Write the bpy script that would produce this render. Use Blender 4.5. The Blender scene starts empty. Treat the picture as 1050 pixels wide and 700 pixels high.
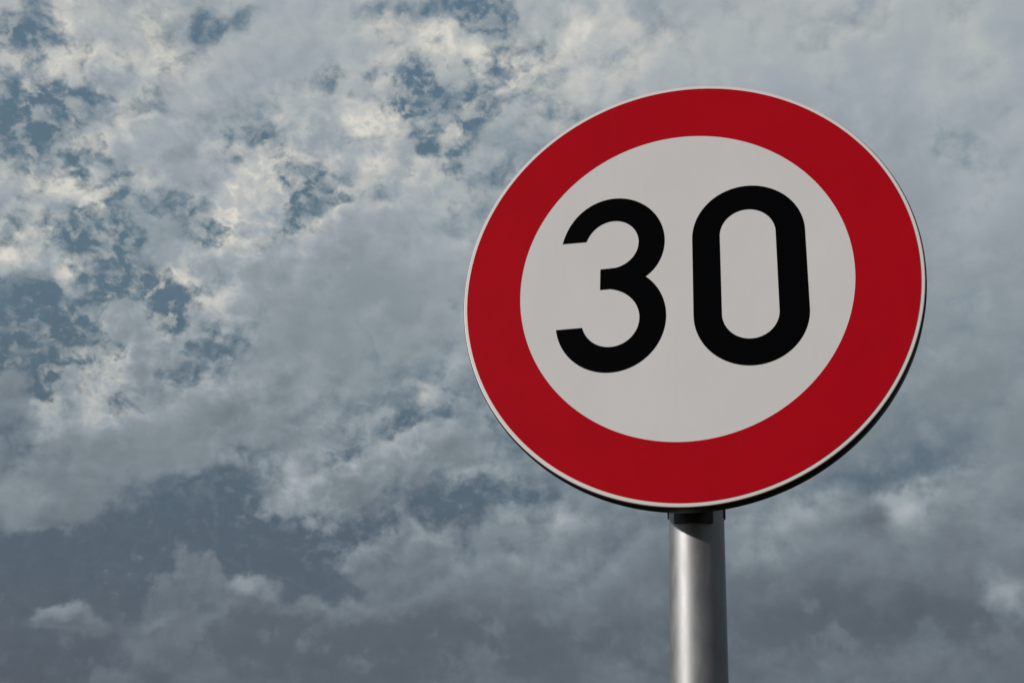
import bpy, bmesh, math, random
from math import radians, sin, cos, pi, atan2, hypot
from mathutils import Vector, Matrix

# ------------------------------------------------------------------ camera
H = 2.22                                   # height of the disc's centre above the ground
scn = bpy.context.scene
COL = scn.collection
cam_d = bpy.data.cameras.new('camera')
cam_d.sensor_width = 36.0
cam_d.lens = 36.0 * 1058.5 / 1050.0
cam_d.clip_start = 0.02
cam_d.clip_end = 20000
cam = bpy.data.objects.new('camera', cam_d)
COL.objects.link(cam)
scn.camera = cam
# rows: camera right, up, back in sign axes (right, up, out of the face); sign axes -> world: X, Z, -Y
R = [(0.95642042, 0.04706257, -0.28817544), (0.06204483, 0.93163236, 0.35806644), (0.2853251, -0.36034186, 0.88811223)]
def w3(v): return Vector((v[0], -v[2], v[1]))
rx, ry, rz = (w3(r).normalized() for r in R)
m = Matrix((rx, ry, rz)).transposed().to_4x4()
m.translation = w3((0.17105605, -0.57309739, 1.23929937)) + Vector((0, 0, H))
cam.matrix_world = m

scn.view_settings.view_transform = 'Standard'
scn.view_settings.look = 'None'
scn.view_settings.gamma = 1.0
scn.view_settings.exposure = 0.0
scn.view_settings.use_curve_mapping = False

# ------------------------------------------------------------------ sun, low and warm from the left
S = w3((-1.25, 0.39, 1.0)).normalized()
sun_el = math.asin(S.z)
sun_d = bpy.data.lights.new('sun', 'SUN')
sun_d.energy = 2.22
sun_d.angle = radians(1.0)
sun_d.color = (1.0, 0.93, 0.86)
sun = bpy.data.objects.new('sun', sun_d)
COL.objects.link(sun)
sun.rotation_euler = S.to_track_quat('Z', 'Y').to_euler()
sun.location = (-6, -6, 6)

# ------------------------------------------------------------------ sky: broken cloud, built from noise and cloud banks at their azimuth / elevation
world = bpy.data.worlds.new('World')
scn.world = world
world.use_nodes = True
nt = world.node_tree
nt.nodes.clear()
class G:
    """tiny helper to write node maths"""
    def __init__(s, nt): s.nt = nt
    def n(s, t, **kw):
        o = s.nt.nodes.new(t)
        for k, v in kw.items(): setattr(o, k, v)
        return o
    def put(s, sock, v):
        if isinstance(v, bpy.types.NodeSocket): s.nt.links.new(v, sock)
        else: sock.default_value = v
    def m(s, op, a, b=None, c=None, clamp=False):
        o = s.n('ShaderNodeMath', operation=op, use_clamp=clamp)
        s.put(o.inputs[0], a)
        if b is not None: s.put(o.inputs[1], b)
        if c is not None: s.put(o.inputs[2], c)
        return o.outputs[0]
    def v(s, op, a, b=None, scale=None):
        o = s.n('ShaderNodeVectorMath', operation=op)
        s.put(o.inputs[0], a)
        if b is not None: s.put(o.inputs[1], b)
        if scale is not None: s.put(o.inputs[3], scale)
        return o.outputs[0]
    def sm(s, x, lo, hi, a=0.0, b=1.0, mode='SMOOTHSTEP'):
        o = s.n('ShaderNodeMapRange', interpolation_type=mode, clamp=(mode == 'LINEAR'))
        for k, q in zip(range(5), (x, lo, hi, a, b)): s.put(o.inputs[k], q)
        return o.outputs[0]
    def noise(s, vec, scale, detail, rough, dist=0.0, lac=2.0, out=0):
        o = s.n('ShaderNodeTexNoise')
        s.put(o.inputs['Vector'], vec)
        o.inputs['Scale'].default_value = scale; o.inputs['Detail'].default_value = detail
        o.inputs['Roughness'].default_value = rough; o.inputs['Distortion'].default_value = dist
        o.inputs['Lacunarity'].default_value = lac
        return o.outputs[out]
    def mix(s, f, a, b, mode='MIX'):
        o = s.n('ShaderNodeMix', data_type='RGBA', blend_type=mode)
        s.put(o.inputs[0], f); s.put(o.inputs[6], a); s.put(o.inputs[7], b)
        return o.outputs[2]
    def ramp(s, f, stops):
        o = s.n('ShaderNodeValToRGB')
        e = o.color_ramp.elements
        while len(e) < len(stops): e.new(0.5)
        for q, (p, c) in zip(e, stops): q.position = p; q.color = (*c, 1)
        s.put(o.inputs[0], f)
        return o.outputs[0]
g = G(nt)
# tables made of: azimuth, elevation, half-size along, half-size across (degrees), tilt, strength
COVER = [(-45.81, 28.9, 4.02, 2.87, 15.4, -0.65), (-44.47, 26.86, 1.21, 1.17, 14.2, -0.4), (-46.23, 22.9, 1.7, 2.13, 13.9, -0.5), (-43.42, 24.99, 1.61, 0.99, 13.2, -0.45),
    (-44.03, 23.63, 1.57, 0.99, 13.1, -0.4), (-41.79, 24.65, 2.25, 1.8, 12.4, -0.5), (-40.01, 24.2, 1.25, 1.21, 11.5, -0.45), (-40.81, 22.5, 2.64, 3.23, 11.4, -0.55),
    (-43.38, 19.62, 4.79, 2.18, 11.6, -0.5), (-44.71, 17.99, 5.56, 3.33, 11.5, -0.55), (-44.73, 16.0, 2.37, 1.95, 10.7, -0.4), (-39.24, 25.7, 1.28, 0.81, 11.4, -0.4),
    (-37.13, 26.12, 2.84, 2.05, 10.6, -0.5), (-36.07, 25.16, 1.53, 1.24, 9.9, -0.4), (-37.42, 24.71, 1.08, 0.82, 10.4, -0.4), (-37.98, 20.54, 1.66, 1.85, 9.7, -0.5),
    (-39.24, 18.97, 1.61, 1.02, 9.8, -0.45), (-34.06, 19.79, 1.5, 1.05, 8.1, -0.4), (-32.0, 28.87, 1.86, 1.55, 8.6, -0.5), (-30.99, 27.65, 2.32, 2.51, 8.1, -0.65),
    (-32.4, 26.97, 1.26, 1.67, 8.6, -0.5), (-29.01, 27.44, 1.29, 0.84, 7.2, -0.4), (-33.38, 24.55, 1.56, 1.36, 8.7, -0.55), (-32.06, 25.54, 1.02, 0.84, 8.3, -0.4),
    (-33.58, 30.18, 1.51, 1.33, 9.5, -0.35), (-30.23, 34.46, 3.94, 1.71, 8.2, -0.55), (-47.97, 33.06, 3.44, 1.84, 17.5, -0.5), (-48.11, 30.79, 1.18, 0.84, 17.1, -0.35),
    (-37.36, 36.34, 2.84, 1.35, 11.9, -0.55), (-39.1, 35.57, 1.39, 0.96, 12.8, -0.3), (-41.25, 30.68, 2.38, 1.08, 13.4, -0.5), (-42.97, 32.55, 1.29, 0.77, 14.6, -0.3),
    (-25.38, 34.91, 3.98, 1.77, -10.4, -0.6), (-22.38, 34.31, 4.1, 1.98, -24.8, -0.75), (-23.82, 32.38, 1.62, 1.66, 5.1, -0.45), (-21.6, 31.36, 1.74, 1.88, 4.1, -0.5),
    (-27.7, 31.55, 2.07, 1.34, 6.9, -0.45), (-24.56, 38.75, 1.57, 0.88, 5.4, -0.4), (-20.46, 38.72, 4.22, 1.67, 3.4, -0.65), (-16.21, 38.51, 1.05, 1.18, 1.3, -0.35),
    (-16.86, 37.2, 1.04, 0.8, 1.7, -0.35), (-21.9, 28.42, 1.09, 0.96, 4.2, -0.3), (-26.26, 27.82, 1.19, 1.27, 6.0, -0.35), (-18.99, 30.62, 1.24, 0.95, 2.9, -0.3),
    (-11.31, 36.04, 2.3, 1.21, -0.9, -0.2), (-43.94, 13.42, 1.8, 1.94, 9.4, -0.4), (-35.32, 17.4, 2.47, 1.26, 38.3, -0.3), (-39.7, 16.12, 1.56, 1.01, 40.3, -0.3),
    (-24.41, 15.83, 3.69, 1.31, 38.9, -0.6), (-27.23, 13.89, 1.94, 0.84, 5.0, -0.4), (-22.03, 17.36, 1.01, 0.86, 3.9, -0.4), (-25.62, 10.45, 3.17, 1.25, 14.0, -0.35),
    (-33.89, 11.67, 7.27, 2.04, 6.2, -0.6), (-33.48, 9.02, 14.92, 3.42, 5.4, -0.65), (-40.85, 6.1, 9.8, 4.25, 5.6, -0.65), (-27.15, 7.56, 5.68, 2.23, 4.1, -0.5),
    (-40.48, 1.98, 12.14, 2.18, 3.8, -0.5), (-20.34, 11.85, 5.41, 1.49, 22.8, -0.25), (-17.24, 9.91, 3.23, 2.5, 2.7, -0.2), (-3.94, 11.8, 2.48, 1.44, 0.0, -0.2),
    (2.23, 13.49, 7.04, 1.97, 23.1, -0.3), (-37.14, 14.46, 10.9, 4.09, 18.1, 0.35), (-30.87, 22.14, 12.28, 5.29, 7.3, 0.35), (-33.55, 35.04, 8.47, 4.35, 9.9, 0.35),
    (-37.87, 29.9, 5.58, 4.01, 11.5, 0.2), (-24.28, 25.01, 8.25, 6.43, 5.1, 0.25), (-29.05, 12.47, 3.59, 2.71, 5.2, 0.45), (-30.96, 11.04, 2.27, 1.23, 5.4, 0.35),
    (-22.44, 4.54, 22.73, 3.58, 3.1, 0.45), (-22.34, 9.63, 5.35, 3.12, 3.5, 0.2), (-39.33, 4.08, 2.33, 1.12, 4.6, 0.55), (-30.81, 6.89, 2.41, 1.2, 4.4, 0.35),
    (2.8, 29.52, 22.07, 18.07, -6.6, 0.3), (0.63, 8.3, 17.4, 5.88, 0.2, 0.4), (-42.41, 10.48, 3.6, 2.42, 7.8, 0.3), (-21.04, 13.93, 5.52, 3.2, 3.5, 0.2),
    (-34.46, 26.9, 2.93, 2.69, 9.5, 0.25), (-43.36, 21.81, 2.93, 1.98, 12.3, 0.3), (-45.15, 22.06, 2.29, 1.57, 13.1, 0.25), (-33.59, 9.76, 10.99, 4.04, 5.6, -0.15),
    (-40.4, 6.15, 9.86, 3.79, 5.6, -0.2), (-27.15, 7.56, 5.68, 2.03, 4.1, -0.2), (-36.93, 2.21, 5.47, 1.3, 3.7, -0.1), (-0.31, 8.79, 15.67, 4.95, 0.2, 0.25),
    (3.37, 12.46, 5.84, 2.36, 8.5, 0.3), (-30.81, 6.89, 2.61, 1.2, 4.4, 0.3), (-33.58, 4.81, 5.78, 2.33, 4.2, 0.25), (-28.66, 5.15, 6.04, 2.37, 3.8, 0.2),
    (-39.33, 4.08, 2.33, 1.12, 4.6, 0.2), (-23.75, 7.49, 6.29, 4.08, 3.6, 0.2), (-29.46, 7.49, 1.42, 1.01, 4.4, 0.3), (-31.44, 27.9, 4.64, 3.13, 8.3, -0.12),
    (-41.1, 24.34, 5.14, 5.02, 12.0, -0.15), (-45.47, 28.6, 4.03, 3.84, 15.2, -0.1), (-44.31, 18.33, 5.61, 3.93, 11.5, -0.15), (-37.58, 25.56, 5.41, 2.04, 10.7, -0.15),
    (-30.33, 34.29, 3.69, 1.41, 8.2, -0.2), (-32.49, 9.11, 14.06, 2.63, 5.2, -0.12), (-18.68, 11.41, 13.06, 6.31, 2.9, -0.22), (-19.11, 9.56, 1.5, 2.08, 3.0, -0.3),
    (-19.21, 12.97, 3.52, 1.49, 3.1, -0.35), (-16.82, 12.56, 2.85, 1.27, 2.6, -0.3), (-25.16, 13.91, 3.67, 2.35, 24.1, 0.3), (-23.92, 9.43, 4.25, 2.69, 3.8, 0.35),
    (-15.11, 10.79, 5.41, 2.3, 2.3, 0.35), (-21.63, 14.43, 4.36, 2.16, 33.0, 0.2), (-16.87, 7.86, 6.38, 1.44, 2.7, 0.2), (-41.03, 21.53, 4.02, 4.03, 11.2, -0.2),
    (-37.72, 20.58, 3.11, 4.11, 9.6, -0.2), (-35.73, 18.29, 4.14, 2.09, 28.4, -0.2), (-40.75, 25.18, 6.24, 4.02, 12.0, -0.15), (-36.73, 25.46, 4.36, 2.47, 10.3, -0.2),
    (-42.81, 18.12, 7.63, 2.98, 10.8, -0.25), (-35.3, 20.45, 2.76, 2.7, 8.7, -0.2), (-39.99, 16.33, 1.95, 1.41, 9.2, 0.3), (-40.13, 14.53, 5.77, 2.0, 8.7, 0.2),
    (-43.27, 13.53, 2.37, 1.56, 9.3, 0.15), (1.88, 15.27, 11.07, 3.03, 5.8, -0.15), (2.38, 12.24, 10.85, 2.56, 10.7, 0.12), (-37.75, 17.88, 1.02, 2.05, 8.9, 0.2),
    (-34.5, 27.11, 2.48, 2.89, 9.5, 0.15), (-44.2, 17.85, 5.59, 3.34, 11.3, -0.2), (-41.23, 22.51, 2.22, 3.42, 11.6, -0.15), (-43.78, 15.93, 2.77, 1.37, 10.4, -0.1),
    (-32.85, 9.84, 12.08, 3.04, 5.5, 0.06)]
TORN = [(-41.75, 24.97, 17.43, 17.98, 12.4, 0.85), (-25.19, 33.39, 16.26, 10.27, 5.7, 0.85), (-34.46, 26.9, 10.13, 7.24, 9.5, 0.3), (-47.52, 31.46, 8.02, 6.53, 16.9, 0.4),
    (-13.93, 37.55, 11.74, 5.97, 0.3, 0.35), (-25.57, 15.21, 13.16, 6.38, 4.8, 0.4), (-40.04, 16.58, 11.74, 5.04, 9.3, 0.4), (-29.54, 12.21, 8.4, 5.2, 5.3, 0.4),
    (-32.95, 35.14, 7.3, 4.36, 9.6, -0.55), (-39.27, 31.13, 4.45, 2.97, 12.4, -0.3), (-29.69, 21.75, 8.98, 5.32, 6.9, -0.45), (-36.64, 14.52, 10.03, 4.08, 7.7, -0.2),
    (4.3, 12.18, 8.55, 3.95, -1.8, 0.15), (8.09, 32.72, 8.52, 5.73, -9.9, 0.15), (-22.87, 9.6, 12.81, 5.19, 3.6, 0.18), (-20.3, 19.36, 6.87, 6.49, 3.5, 0.2),
    (1.41, 26.1, 21.79, 24.58, -5.2, -0.24), (-15.28, 7.93, 31.88, 6.15, 2.4, -0.08), (-18.65, 10.89, 14.1, 6.29, 2.9, 0.22), (0.28, 10.27, 11.8, 4.99, -0.4, 0.15),
    (-36.08, 20.33, 12.65, 8.29, 9.0, 0.25), (-31.73, 27.86, 6.95, 5.21, 8.4, 0.2)]
BRIGHT = [(-45.58, 34.08, 2.3, 2.69, -41.3, 0.204), (-40.95, 33.99, 2.46, 3.27, 13.7, 0.221), (-44.6, 26.07, 3.98, 1.56, 14.1, 0.221), (-45.38, 22.21, 3.07, 1.55, 44.0, 0.289),
    (-43.19, 21.69, 2.15, 1.39, 12.2, 0.238), (-34.5, 27.11, 2.7, 3.1, 9.5, 0.289), (-42.11, 28.95, 4.22, 1.97, 13.5, 0.1), (-36.87, 21.77, 3.17, 2.06, 9.6, 0.12),
    (-24.46, 36.92, 1.6, 2.96, 59.6, 0.289), (-27.32, 32.9, 2.68, 1.47, -10.0, 0.272), (-26.92, 30.28, 2.18, 1.46, 6.4, 0.289), (-20.38, 36.33, 4.39, 1.21, -4.4, 0.238),
    (-17.51, 38.17, 1.18, 1.48, 2.0, 0.221), (-15.17, 38.92, 2.11, 1.18, 0.8, 0.204), (-14.46, 37.65, 1.57, 1.19, 0.5, 0.187), (-10.68, 37.42, 2.58, 1.98, -1.3, 0.18),
    (-22.59, 32.59, 1.5, 0.83, 4.5, 0.2), (-40.57, 16.75, 4.84, 1.82, 35.6, 0.187), (-43.02, 14.57, 3.69, 1.77, 9.6, 0.1), (-40.13, 19.64, 4.01, 2.03, 10.3, 0.06),
    (-29.32, 12.96, 2.75, 1.67, 5.4, 0.204), (-22.96, 18.31, 1.58, 1.72, 4.3, 0.204), (-31.36, 10.9, 1.88, 0.81, -23.9, 0.2), (-31.02, 6.97, 2.4, 0.9, 4.5, 0.16),
    (-42.68, 10.68, 3.06, 1.74, 7.9, 0.187), (-43.41, 7.71, 1.39, 1.88, 6.7, 0.12), (-37.63, 14.39, 11.89, 4.06, 7.9, 0.06), (-39.36, 4.26, 1.97, 0.84, 4.7, 0.14),
    (7.33, 33.1, 3.02, 1.91, -9.6, 0.1), (10.44, 34.2, 2.3, 3.35, -11.5, 0.12), (9.44, 28.1, 3.49, 3.01, 40.5, 0.1), (4.55, 12.27, 1.9, 2.17, -1.9, 0.2),
    (3.01, 12.82, 1.36, 1.2, -1.7, 0.12), (5.81, 13.99, 2.89, 0.77, 17.6, 0.1), (8.44, 8.16, 1.56, 2.05, -0.9, 0.2), (-1.1, 12.2, 3.26, 1.21, 9.3, 0.1),
    (-3.23, 10.28, 3.05, 2.03, 0.3, 0.1), (-31.1, 35.19, 13.56, 4.98, 8.6, -0.1), (-37.07, 31.59, 5.71, 3.99, 11.4, -0.05), (-29.13, 21.82, 10.14, 5.32, 6.7, -0.1),
    (-32.65, 15.55, 6.3, 3.13, 6.8, -0.07), (-38.92, 10.68, 4.74, 2.37, 7.0, -0.04), (-33.65, 5.29, 4.77, 0.99, 14.6, 0.08), (-24.69, 6.41, 6.23, 1.01, 3.6, 0.07),
    (-26.04, 9.38, 3.58, 1.44, 4.1, 0.09), (-21.1, 11.02, 3.25, 1.89, 3.4, 0.07), (-15.39, 11.04, 3.25, 1.68, 2.3, 0.06), (-14.22, 7.98, 5.31, 1.43, 2.3, 0.05),
    (-26.37, 2.85, 8.04, 1.36, 3.2, -0.03), (2.87, 18.28, 12.13, 6.11, -3.5, -0.04), (3.32, 6.4, 9.24, 2.28, 0.5, -0.05), (-19.33, 22.13, 4.67, 6.49, 3.2, 0.03),
    (-22.06, 26.81, 6.01, 5.35, 4.3, 0.06), (-5.58, 37.3, 7.56, 1.96, -3.8, 0.03), (1.35, 32.21, 5.73, 2.99, -6.4, -0.02), (4.56, 12.37, 1.92, 2.33, -75.7, 0.14),
    (3.17, 12.91, 1.55, 1.2, -1.8, 0.08), (8.45, 8.25, 1.56, 2.05, -0.9, 0.12), (7.21, 13.04, 4.75, 0.94, 22.7, 0.06), (-3.19, 11.29, 4.09, 2.65, -0.0, 0.07),
    (-1.43, 6.33, 5.85, 1.95, 1.0, -0.05), (4.7, 6.41, 7.26, 2.26, 0.4, -0.06), (-31.18, 7.06, 2.8, 1.0, 4.5, 0.1), (-39.36, 4.26, 1.97, 0.84, 4.7, 0.08),
    (-34.15, 5.35, 3.8, 0.89, 14.7, 0.07), (-25.95, 6.08, 2.47, 1.41, 3.7, 0.07), (-21.15, 8.15, 4.25, 2.06, 3.3, 0.06), (-22.82, 15.42, 3.28, 2.17, 33.3, 0.08),
    (-18.77, 13.0, 3.3, 3.18, 3.0, 0.06), (-16.99, 10.45, 2.16, 2.09, 2.6, 0.06), (-34.38, 27.13, 2.26, 2.69, 9.5, 0.1), (-45.4, 22.3, 2.49, 1.36, 44.0, 0.1),
    (-44.6, 26.07, 3.39, 1.17, 14.1, 0.1), (-24.46, 36.92, 1.28, 2.47, 59.6, 0.12), (-27.32, 32.9, 2.19, 1.26, -10.0, 0.1), (-26.92, 30.28, 1.7, 1.25, 6.4, 0.1),
    (-20.38, 36.33, 3.87, 1.01, -4.4, 0.12), (-40.95, 33.99, 1.79, 2.69, 13.7, 0.1), (-11.3, 35.03, 7.4, 2.12, 15.5, 0.05), (-29.88, 27.33, 8.17, 1.68, 7.6, 0.04),
    (-36.09, 21.9, 4.27, 2.07, 9.3, 0.08), (-31.33, 25.27, 4.51, 1.49, 26.6, 0.06), (-26.75, 6.28, 24.63, 5.02, 3.8, -0.03), (-33.09, 14.97, 6.25, 3.12, 6.8, -0.04),
    (-29.2, 22.35, 10.18, 5.32, 6.7, 0.05), (-32.65, 15.55, 7.35, 3.55, 6.8, 0.06), (-38.75, 28.69, 3.29, 2.01, 11.8, 0.06), (-30.42, 30.93, 3.59, 2.47, 8.1, 0.07),
    (-31.1, 35.19, 13.56, 4.98, 8.6, 0.05), (-39.59, 32.57, 6.73, 3.91, 12.8, 0.03), (-25.19, 14.17, 3.24, 1.93, 24.2, 0.07), (-24.22, 9.77, 3.62, 1.87, 3.9, 0.1),
    (-15.13, 11.16, 4.34, 1.68, 2.3, 0.09), (-16.89, 8.27, 5.33, 1.03, 2.6, 0.05), (-26.83, 9.33, 1.47, 1.03, 4.3, 0.06), (-18.24, 3.76, 24.85, 2.37, 2.8, -0.05),
    (-29.62, 21.23, 13.42, 6.38, 6.8, 0.06), (-35.02, 23.66, 6.55, 3.12, 9.2, 0.06), (-13.17, 8.53, 3.19, 1.23, 2.1, 0.05), (-34.38, 27.13, 3.38, 3.1, 9.5, -0.1),
    (-24.59, 36.91, 2.58, 1.99, 5.5, -0.06), (-37.63, 14.39, 11.89, 4.06, 7.9, 0.03), (-41.61, 12.31, 5.55, 2.95, 8.3, 0.03), (0.83, 18.39, 8.28, 8.24, -2.9, -0.04),
    (-1.74, 9.78, 6.0, 2.01, 0.1, 0.04), (-7.89, 10.22, 4.2, 2.06, 1.1, 0.03), (-24.22, 9.77, 3.83, 1.66, 3.9, 0.06), (-15.13, 11.16, 4.34, 1.47, 2.3, 0.06),
    (-16.9, 8.37, 12.81, 1.24, 2.6, 0.05), (-25.2, 14.28, 3.89, 1.71, 24.2, 0.05), (-31.17, 6.96, 3.0, 1.0, 4.5, 0.05), (-34.13, 5.25, 4.76, 0.98, 12.6, 0.05),
    (-27.25, 6.15, 4.09, 1.0, 3.8, 0.05), (-39.38, 4.35, 2.15, 0.94, 4.7, 0.05), (4.56, 12.37, 1.92, 2.14, -75.7, 0.05), (-1.62, 12.05, 6.13, 1.62, 7.4, 0.06),
    (-2.72, 10.28, 6.08, 2.02, 0.2, 0.05), (8.23, 8.26, 1.74, 1.87, -0.9, 0.05), (6.36, 13.82, 3.83, 0.77, 17.6, 0.05), (-38.21, 14.82, 8.88, 3.04, 8.2, 0.04),
    (-37.15, 23.29, 4.27, 1.65, 10.0, 0.08), (-36.83, 21.52, 1.27, 2.07, 9.5, 0.1), (-45.38, 22.01, 2.11, 1.16, 43.9, 0.08), (-22.34, 29.98, 4.91, 3.16, 4.4, 0.03),
    (-12.06, 5.28, 20.73, 1.6, 2.2, -0.03), (-42.1, 14.72, 6.52, 1.39, 22.1, 0.06), (-42.68, 10.68, 3.24, 1.74, 7.9, 0.05), (-29.36, 12.86, 2.75, 1.67, 5.4, 0.06),
    (-23.37, 15.38, 3.72, 1.73, 28.6, 0.06), (-11.05, 8.09, 5.26, 2.04, 1.8, 0.03), (3.61, 9.75, 5.65, 2.34, -0.8, 0.05), (1.25, 10.27, 3.89, 1.98, -0.5, 0.04),
    (-33.93, 16.96, 5.25, 2.08, 7.5, 0.04), (2.0, 7.34, 11.34, 3.86, 0.3, 0.02), (-24.23, 9.88, 3.62, 1.45, 3.9, 0.05), (-15.13, 11.26, 4.34, 1.26, 2.3, 0.05),
    (-30.94, 7.08, 3.01, 0.9, 4.5, 0.04), (4.56, 12.37, 1.92, 1.94, -75.7, 0.04), (-1.1, 12.2, 5.09, 1.21, 7.3, 0.04), (-39.38, 4.35, 1.97, 0.84, 4.7, 0.03),
    (-33.69, 5.53, 4.79, 0.89, 12.6, 0.04)]
COVER0 = 0.8
TORN0 = 0.12
ELK = 0.46
ELB = 0.165
CLOUD_RAMP = [(0, (0.07, 0.09, 0.116)), (0.22, (0.112, 0.137, 0.16)), (0.45, (0.23, 0.27, 0.302)), (0.65, (0.355, 0.4, 0.43)), (0.85, (0.53, 0.54, 0.52)), (1.0, (0.7, 0.68, 0.61))]
GAP_RAMP = [(0, (0.08, 0.098, 0.138)), (0.3, (0.09, 0.128, 0.17)), (0.6, (0.118, 0.185, 0.235)), (1.0, (0.118, 0.192, 0.26))]

tc = g.n('ShaderNodeTexCoord')
D = g.v('NORMALIZE', tc.outputs['Generated'])
sep = g.n('ShaderNodeSeparateXYZ'); nt.links.new(D, sep.inputs[0])
az = g.m('MULTIPLY', g.m('ARCTAN2', sep.outputs[0], sep.outputs[1]), 180 / pi)
el = g.m('MULTIPLY', g.m('ARCSINE', sep.outputs[2]), 180 / pi)
comb = g.n('ShaderNodeCombineXYZ'); nt.links.new(az, comb.inputs[0]); nt.links.new(el, comb.inputs[1])
# ragged outlines: the bank positions are stirred by noise of two sizes
w1 = g.v('SUBTRACT', g.noise(D, 9, 3, .55, out=1), (.5, .5, .5))
w2 = g.v('SUBTRACT', g.noise(D, 34, 4, .6, out=1), (.5, .5, .5))
AE = g.v('ADD', comb.outputs[0], g.v('ADD', g.v('SCALE', w1, scale=4.2), g.v('SCALE', w2, scale=2.2)))
def field(table, base):
    acc = base
    for (a, e, ra, rb, rot, amp) in table:
        mp = g.n('ShaderNodeMapping', vector_type='TEXTURE')
        g.put(mp.inputs[0], AE)
        mp.inputs[1].default_value = (a, e, 0)
        mp.inputs[2].default_value = (0, 0, radians(rot))
        mp.inputs[3].default_value = (ra, rb, 1)
        gr = g.n('ShaderNodeTexGradient', gradient_type='SPHERICAL')
        nt.links.new(mp.outputs[0], gr.inputs[0])
        acc = g.m('MULTIPLY_ADD', g.sm(gr.outputs[1], 0, 1), amp, acc)
    return acc
cover = field(COVER, COVER0)
rough_f = field(TORN, TORN0)
bright = field(BRIGHT, 0.0)
# cloud detail, slightly flattened towards the horizon
P = g.v('MULTIPLY', D, (1, 1, 1.25))
warp = g.v('SUBTRACT', g.noise(P, 26, 5, .6, out=1), (.5, .5, .5))
Pw = g.v('ADD', P, g.v('SCALE', warp, scale=.030))
S3 = Vector((S.x, S.y, S.z + .7)).normalized()
def puffs(vec, scale, detail):
    o = g.n('ShaderNodeTexVoronoi', feature='F1', normalize=False)
    g.put(o.inputs['Vector'], vec)
    o.inputs['Scale'].default_value = scale; o.inputs['Detail'].default_value = detail
    o.inputs['Roughness'].default_value = .45; o.inputs['Lacunarity'].default_value = 2.2
    return g.m('SUBTRACT', 1.0, o.outputs['Distance'])
b1 = puffs(Pw, 17, 3.0)                      # heaped lumps
b2 = puffs(g.v('ADD', Pw, tuple(S3 * .011)), 17, 3.0)
n1 = g.noise(P, 13, 12, .60, lac=2.1)        # big-to-small ragged structure
nf = g.noise(Pw, 55, 7, .60)                 # fine tears
soft = g.noise(P, 6, 3, .5)
n1c = g.m('SUBTRACT', n1, .5); nfc = g.m('SUBTRACT', nf, .5); sfc = g.m('SUBTRACT', soft, .5)
dens = g.m('MULTIPLY_ADD', n1c, g.m('MULTIPLY_ADD', rough_f, 1.3, .35), cover)
dens = g.m('MULTIPLY_ADD', nfc, g.m('MULTIPLY', rough_f, .6), dens)
dens = g.m('MULTIPLY_ADD', g.m('SUBTRACT', b1, .5), .35, dens)
mott = g.noise(Pw, 78, 4, .52)              # curdled veil hanging in the gaps
mc = g.m('SUBTRACT', mott, .5)
dens = g.m('MULTIPLY_ADD', mc, g.m('MULTIPLY', rough_f, .95), dens)
cov = g.sm(dens, .20, .82)
veil = g.m('MULTIPLY', g.m('MULTIPLY_ADD', rough_f, .55, .05, clamp=True), g.sm(g.m('ADD', g.m('MULTIPLY_ADD', n1c, .6, mott), g.m('MULTIPLY', dens, .10)), .40, .68))
cov = g.m('MAXIMUM', cov, veil)
thick = g.sm(dens, .50, 1.10)
shade = g.m('SUBTRACT', b1, b2)
# light reaching the cloud: grey underside, brighter where it thins and on the flanks turned to the sun
elf = g.sm(el, 0, 36, mode='LINEAR')
L = g.m('MULTIPLY_ADD', elf, ELK, ELB)
L = g.m('ADD', L, bright)
L = g.m('MULTIPLY_ADD', sfc, g.m('MULTIPLY_ADD', rough_f, .2, .12), L)
tex = g.m('MULTIPLY', n1c, g.m('MULTIPLY_ADD', rough_f, .26, .06))
tex = g.m('MULTIPLY_ADD', nfc, g.m('MULTIPLY_ADD', rough_f, .26, .02), tex)
tex = g.m('MULTIPLY_ADD', shade, g.m('MULTIPLY_ADD', rough_f, .60, .13), tex)
L = g.m('MULTIPLY_ADD', tex, g.m('MULTIPLY_ADD', thick, -.55, 1.0), L)      # smooth bodies, busy edges
edge = g.m('MULTIPLY', g.m('SUBTRACT', 1.0, thick), g.m('MULTIPLY_ADD', rough_f, .20, .10))
L = g.m('ADD', L, edge)
cloud = g.ramp(L, CLOUD_RAMP)
gapc = g.ramp(g.m('MULTIPLY_ADD', sfc, .25, g.m('MULTIPLY_ADD', nfc, .35, elf)), GAP_RAMP)
sky = g.n('ShaderNodeTexSky', sky_type='NISHITA')
sky.sun_disc = False
sky.sun_elevation = sun_el
sky.sun_rotation = atan2(S.x, S.y)
sky.air_density = 1.0; sky.dust_density = 1.5
nish = g.mix(1.0, sky.outputs[0], (.05, .05, .05, 1), 'MULTIPLY')
gap = g.mix(.15, gapc, nish)
col = g.mix(cov, gap, cloud)
col = g.mix(g.sm(el, 0, 20, .30, 0.0), col, (.100, .121, .150, 1))      # air towards the horizon
# darkness added to the unseen sky right and behind, dimming the pole's right side
dd = g.n('ShaderNodeVectorMath', operation='DOT_PRODUCT'); nt.links.new(D, dd.inputs[0]); dd.inputs[1].default_value = (.94, -.34, -.05)
col = g.mix(g.sm(dd.outputs[1], .05, .75, 0.0, .60), col, (.030, .034, .042, 1))
# the rest of the sky, out of the picture, is the same overcast; close to the horizon it is darkest
below = g.sm(el, -3.0, -.5)
col = g.mix(below, (.03, .032, .03, 1), col)
bg = g.n('ShaderNodeBackground'); g.put(bg.inputs[0], col); bg.inputs[1].default_value = 1.0
out = g.n('ShaderNodeOutputWorld'); nt.links.new(bg.outputs[0], out.inputs[0])
world.cycles.sampling_method = 'MANUAL'
world.cycles.sample_map_resolution = 512

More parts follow.
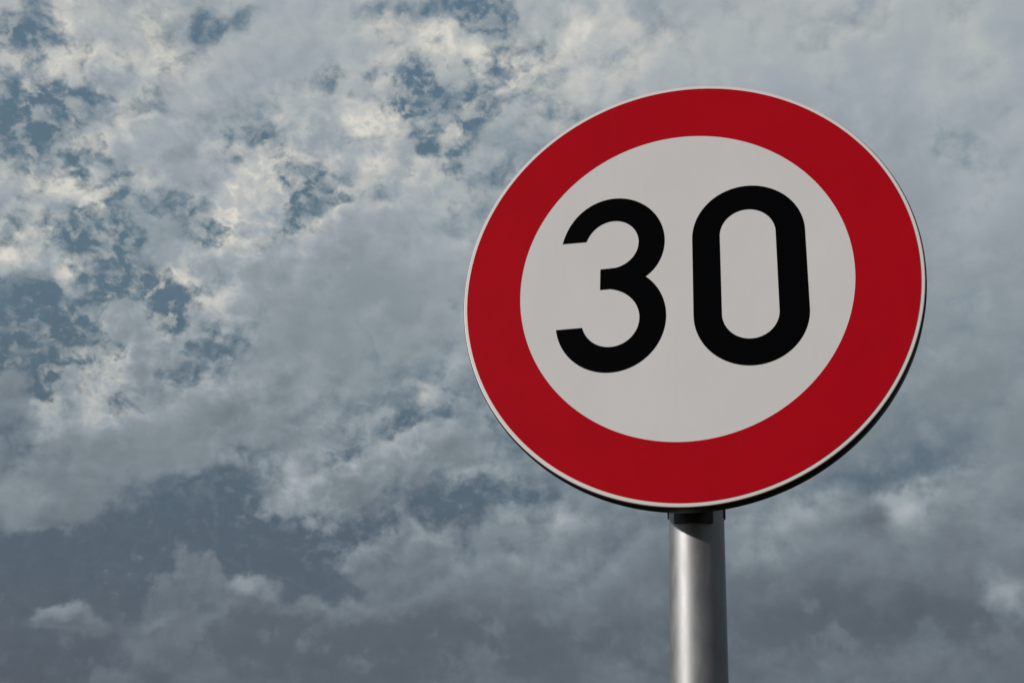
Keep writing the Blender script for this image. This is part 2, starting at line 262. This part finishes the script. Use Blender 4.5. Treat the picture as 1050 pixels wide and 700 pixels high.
# ------------------------------------------------------------------ materials
def mat(name, col, rough=.5, metal=0.0, coat=0.0, coat_r=.1, spec=.5, var=0.0, vscale=40, bump=0.0, bscale=300, rvar=0.0, stretch=(1, 1, 1), dirt=0.0):
    M = bpy.data.materials.new(name); M.use_nodes = True
    h = G(M.node_tree); b = M.node_tree.nodes['Principled BSDF']
    b.inputs['Metallic'].default_value = metal
    b.inputs['Specular IOR Level'].default_value = spec
    b.inputs['Coat Weight'].default_value = coat; b.inputs['Coat Roughness'].default_value = coat_r
    t = h.n('ShaderNodeTexCoord').outputs['Object']
    t = h.v('MULTIPLY', t, stretch)
    nz = h.noise(t, vscale, 7, .6)
    c2 = tuple(max(0, x * (1 - var)) for x in col); c1 = tuple(min(1, x * (1 + var)) for x in col)
    base = h.ramp(nz, [(.3, c2), (.7, c1)])
    if dirt:                                              # faint run-off streaks and specks of road film
        st = h.noise(h.v('MULTIPLY', t, (1, 1, .10)), 60, 4, .6)
        sp = h.noise(t, 260, 2, .5)
        k = h.m('MULTIPLY_ADD', h.sm(st, .52, .74), .7, h.m('MULTIPLY', h.sm(sp, .70, .78), 1.6), clamp=True)
        base = h.mix(h.m('MULTIPLY', k, dirt), base, (.10, .085, .065, 1))
    h.put(b.inputs['Base Color'], base)
    h.put(b.inputs['Roughness'], h.sm(nz, .3, .7, rough - rvar, rough + rvar, 'LINEAR'))
    if bump:
        bn = h.n('ShaderNodeBump'); bn.inputs['Strength'].default_value = bump; bn.inputs['Distance'].default_value = .001
        h.put(bn.inputs['Height'], h.noise(t, bscale, 3, .5)); M.node_tree.links.new(bn.outputs[0], b.inputs['Normal'])
    return M
M_white = mat('white_reflective_film', (.85, .83, .835), .42, dirt=.03, var=.025, vscale=9, bump=.03, bscale=900, spec=.35)
M_rim = mat('white_lacquered_rim', (.96, .89, .88), .4, var=.02, vscale=12, spec=.5)
M_red = mat('red_reflective_film', (.54, .0045, .014), .42, dirt=.03, var=.05, vscale=11, bump=.03, bscale=900, spec=.05)
M_black = mat('black_film', (.0020, .0022, .0030), .6, spec=.02, var=.1)
M_edge = mat('shade_black_flange', (.006, .007, .008), .5, spec=.15, var=.2)  # aluminium flange coloured black for the shade on its unlit side
M_alu = mat('aluminium_sheet', (.45, .46, .47), .4, 1.0, var=.08, rvar=.06)
M_pole = mat('galvanised_steel', (.40, .405, .42), .56, .90, var=.12, vscale=55, rvar=.05, bump=.05, bscale=160, stretch=(1, 1, .45))
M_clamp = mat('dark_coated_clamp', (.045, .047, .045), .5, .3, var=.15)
M_bolt = mat('zinc_bolt', (.42, .42, .40), .35, 1.0, var=.1)
M_conc = mat('concrete', (.32, .31, .29), .9, var=.15, vscale=25, bump=.5, bscale=120)

# ------------------------------------------------------------------ helpers
def obj(name, bm, m, parent=None, smooth=None):
    me = bpy.data.meshes.new(name)
    bmesh.ops.recalc_face_normals(bm, faces=bm.faces)
    bm.to_mesh(me); bm.free()
    me.materials.append(m)
    if smooth is not None:
        me.polygons.foreach_set('use_smooth', [True] * len(me.polygons))
        me.set_sharp_from_angle(angle=radians(smooth))
    o = bpy.data.objects.new(name, me); COL.objects.link(o)
    if parent: o.parent = parent
    return o
def lathe(profile, seg=256, axis='Y', z0=0.0, closed=False):
    """revolve (radius, height) round Y (disc facing -Y) or Z"""
    bm = bmesh.new(); rings = []
    for r, h in profile:
        if r < 1e-6:
            rings.append([bm.verts.new((0, h, 0) if axis == 'Y' else (0, 0, h))]); continue
        ring = []
        for i in range(seg):
            a = 2 * pi * i / seg
            ring.append(bm.verts.new((r * cos(a), h, r * sin(a)) if axis == 'Y' else (r * cos(a), r * sin(a), h)))
        rings.append(ring)
    pairs = list(zip(rings, rings[1:])) + ([(rings[-1], rings[0])] if closed else [])
    for A, B in pairs:
        for i in range(seg):
            j = (i + 1) % seg
            if len(A) == 1: bm.faces.new((A[0], B[i], B[j]))
            elif len(B) == 1: bm.faces.new((A[i], A[j], B[0]))
            else: bm.faces.new((A[i], A[j], B[j], B[i]))
    return bm
def film(outer, hole, y_back, y_front):
    """thin cut-out of film: outline (and hole) in the face's plane, solid"""
    bm = bmesh.new()
    def loop(pts, y): return [bm.verts.new((x, y, z)) for x, z in pts]
    fo, bo = loop(outer, y_front), loop(outer, y_back)
    loops = [fo]; sides = [(fo, bo)]
    if hole:
        fh, bh = loop(hole, y_front), loop(hole, y_back)
        sides.append((fh, bh)); loops.append(fh)
        n = len(fo)
        for i in range(n):
            j = (i + 1) % n
            bm.faces.new((fo[i], fo[j], fh[j], fh[i])); bm.faces.new((bo[i], bh[i], bh[j], bo[j]))
    else:
        edges = [bm.edges.new((fo[i], fo[(i + 1) % len(fo)])) for i in range(len(fo))]
        bmesh.ops.triangle_fill(bm, edges=edges, use_beauty=True)
        edges = [bm.edges.new((bo[i], bo[(i + 1) % len(bo)])) for i in range(len(bo))]
        bmesh.ops.triangle_fill(bm, edges=edges, use_beauty=True)
    for A, B in sides:
        for i in range(len(A)):
            j = (i + 1) % len(A); bm.faces.new((A[i], B[i], B[j], A[j]))
    return bm
def box(bm, lo, hi, bev=0.0):
    r = bmesh.ops.create_cube(bm, size=1.0)
    for v in r['verts']:
        v.co = Vector([lo[k] + (v.co[k] + .5) * (hi[k] - lo[k]) for k in range(3)])
    if bev:
        es = list({e for v in r['verts'] for e in v.link_edges})
        bmesh.ops.bevel(bm, geom=es, offset=bev, segments=2, affect='EDGES', profile=.6)
def hexbolt(bm, c, d, r, h):
    """hex head with washer along direction d (unit, horizontal)"""
    q = Vector(d).to_track_quat('Z', 'Y').to_matrix().to_4x4(); T = Matrix.Translation(c) @ q
    a = bmesh.ops.create_cone(bm, cap_ends=True, segments=28, radius1=r * 1.45, radius2=r * 1.4, depth=.0016, matrix=T @ Matrix.Translation((0, 0, .0008)))
    b = bmesh.ops.create_cone(bm, cap_ends=True, segments=6, radius1=r, radius2=r * .97, depth=h, matrix=T @ Matrix.Translation((0, 0, .0016 + h / 2)))

# ------------------------------------------------------------------ ground, far out to the horizon
def ground_mat():
    M = bpy.data.materials.new('mown_grass'); M.use_nodes = True
    h = G(M.node_tree); b = M.node_tree.nodes['Principled BSDF']
    t = h.n('ShaderNodeTexCoord').outputs['Object']
    a = h.noise(t, .15, 6, .6); c = h.noise(t, 18, 6, .7)
    h.put(b.inputs['Base Color'], h.mix(h.m('MULTIPLY_ADD', c, .6, h.m('MULTIPLY', a, .4)), (.022, .030, .010, 1), (.075, .075, .035, 1)))
    b.inputs['Roughness'].default_value = .95; b.inputs['Specular IOR Level'].default_value = .1
    bn = h.n('ShaderNodeBump'); bn.inputs['Distance'].default_value = .03; h.put(bn.inputs['Height'], c); M.node_tree.links.new(bn.outputs[0], b.inputs['Normal'])
    return M
bm = bmesh.new()
rings = [0, 1, 2, 4, 8, 16, 32, 80, 200, 600, 2000, 6000, 9000]
prev = [bm.verts.new((0, 0, 0))]
for r in rings[1:]:
    cur = [bm.verts.new((r * cos(2 * pi * i / 64), r * sin(2 * pi * i / 64), 0)) for i in range(64)]
    for i in range(64):
        j = (i + 1) % 64
        if len(prev) == 1: bm.faces.new((prev[0], cur[i], cur[j]))
        else: bm.faces.new((prev[i], prev[j], cur[j], cur[i]))
    prev = cur
gr = obj('ground', bm, ground_mat()); gr['kind'] = 'structure'

# ------------------------------------------------------------------ the sign (everything in sign axes: x right, z up from the disc's centre, face towards -y)
sign = bpy.data.objects.new('speed_limit_sign', None); COL.objects.link(sign)
sign.location = (0, 0, H); sign.empty_display_size = .2
sign['label'] = 'round white speed limit sign with red border and black 30 on a grey metal pole'
sign['category'] = 'road sign'
R0, RR, RW = .3000, .29515, .21874
T = .026                                   # depth of the folded edge
# pressed panel: flat face, rounded lip, folded back
prof = [(0, 0)] + [(r, 0) for r in (.1, .2, .27, .2988)]
for k in range(1, 9):
    a = pi / 2 * k / 8
    prof.append((.2988 + .0015 * sin(a), .0015 * (1 - cos(a))))
prof += [(.3003, .0034), (.2975, .0034), (.2975, .00345), (.29, .0035), (0, .0035)]
panel = obj('sign_panel', lathe(prof, 320), M_rim, sign, 40)
# folded flange behind the lip, its unlit shade put in as black
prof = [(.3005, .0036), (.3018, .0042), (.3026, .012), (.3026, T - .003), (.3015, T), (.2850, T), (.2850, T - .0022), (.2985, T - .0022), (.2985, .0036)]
obj('edge_flange', lathe(prof, 320, closed=True), M_edge, sign, 35)
N = 320
def circle(r, n=N): return [(r * cos(2 * pi * i / n), r * sin(2 * pi * i / n)) for i in range(n)]
obj('white_field', film(circle(RW + .001), None, -.00001, -.00030), M_white, panel)
obj('red_border', film(circle(RR), circle(RW), -.00001, -.00062), M_red, panel)

def polar(c, pts, n, deg=4):
    """smooth arc: radius round c as a low polynomial of the angle, through measured points"""
    th = []
    for x, y in pts:
        a = atan2(y - c[1], x - c[0])
        if th:
            while a - th[-1] > pi: a -= 2 * pi
            while a - th[-1] < -pi: a += 2 * pi
        th.append(a)
    rr = [hypot(x - c[0], y - c[1]) for x, y in pts]
    t0, t1 = th[0], th[-1]; u = [(t - t0) / (t1 - t0) for t in th]
    k = deg + 1                                           # least squares by normal equations
    A = [[sum(x ** (i + j) for x in u) for j in range(k)] for i in range(k)]
    B = [sum(r * x ** i for x, r in zip(u, rr)) for i in range(k)]
    for i in range(k):
        pv = max(range(i, k), key=lambda q: abs(A[q][i])); A[i], A[pv] = A[pv], A[i]; B[i], B[pv] = B[pv], B[i]
        for q in range(i + 1, k):
            f = A[q][i] / A[i][i]
            A[q] = [x - f * y for x, y in zip(A[q], A[i])]; B[q] -= f * B[i]
    co = [0] * k
    for i in reversed(range(k)): co[i] = (B[i] - sum(A[i][j] * co[j] for j in range(i + 1, k))) / A[i][i]
    res = []
    for q in range(n + 1):
        x = q / n; r = sum(co[i] * x ** i for i in range(k)); a = t0 + (t1 - t0) * x
        res.append((c[0] + r * cos(a), c[1] + r * sin(a)))
    return res
UO = [(-160.9, 69.0), (-155.0, 84.5), (-147.5, 101.1), (-135.9, 114.0), (-120.2, 124.3), (-102.6, 131.0), (-83.0, 132.1), (-63.5, 127.0), (-46.1, 117.0), (-32.8, 102.7), (-24.3, 86.9), (-20.1, 68.6), (-20.2, 51.9), (-24.6, 35.8), (-33.0, 22.3), (-44.9, 10.4)]
UI = [(-127.0, 68.8), (-121.3, 80.0), (-111.7, 89.7), (-100.1, 96.0), (-86.5, 96.7), (-72.9, 93.1), (-62.3, 84.5), (-56.6, 73.4), (-55.0, 59.5), (-58.4, 47.3), (-65.9, 36.6), (-74.4, 30.2), (-85.7, 26.6)]
LI = [(-93.0, -4.8), (-79.7, -8.3), (-68.4, -15.3), (-59.9, -25.1), (-55.3, -36.4), (-54.1, -46.5), (-56.1, -59.2), (-61.6, -71.5), (-70.7, -81.7), (-82.6, -86.7), (-94.7, -87.3), (-106.8, -84.2), (-118.2, -76.5), (-125.9, -67.1), (-130.9, -57.8)]
LO = [(-166.2, -58.3), (-162.9, -72.5), (-155.8, -86.9), (-144.9, -100.4), (-130.5, -112.9), (-115.5, -120.2), (-97.9, -123.1), (-80.4, -121.6), (-64.1, -115.9), (-47.8, -106.3), (-35.1, -94.6), (-26.1, -81.7), (-20.6, -66.6), (-18.6, -49.1), (-19.4, -33.3), (-23.9, -19.0), (-31.2, -6.3), (-44.9, 10.4)]
uo = polar((-89.7, 62.5), UO, 60, 5)
ui = polar((-91.2, 61.2), UI, 48, 4)
li = polar((-93.5, -46.0), LI, 48, 4)
lo = polar((-92.8, -47.9), LO, 64, 5)
uo[-1] = lo[-1] = (-45.3, 10.2)
three = uo + list(reversed(lo))[1:] + list(reversed(li)) + [(-106.8, -4.6), (-106.8, 25.8)] + list(reversed(ui))
three = [(x / 1000, z / 1000) for x, z in three]
def slot(x0, x1, z0, z1, p, n=40):
    """upright oval with straight flanks and rounded ends"""
    cx, hw = (x0 + x1) / 2, (x1 - x0) / 2; pts = []
    zt, zb = z1 - hw * p, z0 + hw * p
    for i in range(n + 1):
        a = pi * i / n; pts.append((cx + hw * cos(a), zt + hw * p * sin(a)))
    for i in range(n + 1):
        a = pi + pi * i / n; pts.append((cx + hw * cos(a), zb + hw * p * sin(a)))
    return [(x / 1000, z / 1000) for x, z in pts]
obj('numeral', film(three, None, -.00001, -.00058), M_black, panel)
obj('numeral', film(slot(17.0, 161.5, -123.4, 131.0, 1.0), slot(53.0, 124.8, -87.3, 95.6, 1.0), -.00001, -.00058), M_black, panel)

# pole: tube behind the disc, with cap, down to a concrete footing
PX, PY, PR = -.003, .1538, .0367
pole = obj('pole', lathe([(PR - .003, .235), (PR, .235), (PR, -.10), (PR, -.5), (PR, -1.2), (PR, -H - .3)], 96, 'Z'), M_pole, sign, 40)
pole.location = (PX, PY, 0)
capb = lathe([(PR + .0022, .205), (PR + .0026, .207), (PR + .0026, .236), (PR - .002, .2415), (.012, .245), (0, .2455)], 64, 'Z')
cap = obj('pole_cap', capb, M_clamp, pole, 50)
foot = obj('footing', lathe([(.155, -H - .2), (.155, -H + .028), (.148, -H + .036), (PR + .004, -H + .045), (PR + .001, -H + .045)], 64, 'Z'), M_conc, sign, 30)
foot.location = (PX, PY, 0)
# stiffening rails and pipe clamps behind the panel
for zc in (-.286, .150):
    rail_w = .085 if zc < 0 else .22
    b = bmesh.new()
    if zc > 0: box(b, (-rail_w, .0037, zc - .016), (rail_w, .030, zc + .016), .002)
    else: box(b, (-rail_w * .55, .0037, zc + .002), (rail_w * .55, .030, zc + .034), .002)
    obj('rail', b, M_alu, sign)
    # half shell round the front of the pole with a block to the rail
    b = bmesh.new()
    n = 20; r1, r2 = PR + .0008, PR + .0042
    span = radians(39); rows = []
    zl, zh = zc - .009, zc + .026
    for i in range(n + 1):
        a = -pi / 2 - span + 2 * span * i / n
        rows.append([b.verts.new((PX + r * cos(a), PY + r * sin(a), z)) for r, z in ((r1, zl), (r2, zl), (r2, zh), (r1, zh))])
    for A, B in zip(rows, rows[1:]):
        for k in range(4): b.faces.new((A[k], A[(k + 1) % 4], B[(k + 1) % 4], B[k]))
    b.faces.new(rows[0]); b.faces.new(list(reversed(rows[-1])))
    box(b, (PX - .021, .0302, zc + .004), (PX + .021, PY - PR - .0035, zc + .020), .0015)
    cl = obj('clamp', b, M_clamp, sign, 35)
    # rear strap and its two bolts
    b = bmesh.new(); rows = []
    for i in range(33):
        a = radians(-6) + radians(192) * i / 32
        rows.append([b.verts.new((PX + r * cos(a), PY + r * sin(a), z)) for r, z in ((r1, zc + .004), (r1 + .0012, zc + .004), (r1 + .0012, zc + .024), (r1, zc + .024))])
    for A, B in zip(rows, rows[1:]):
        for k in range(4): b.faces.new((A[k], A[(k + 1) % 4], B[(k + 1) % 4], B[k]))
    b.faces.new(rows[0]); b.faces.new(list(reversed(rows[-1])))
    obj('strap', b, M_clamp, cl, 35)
    for sx in (-1, 1):
        b = bmesh.new(); hexbolt(b, Vector((PX + sx * .013, PY + PR + .0038, zc + .005)), (0, 1, 0), .0058, .005)
        obj('bolt', b, M_bolt, cl)
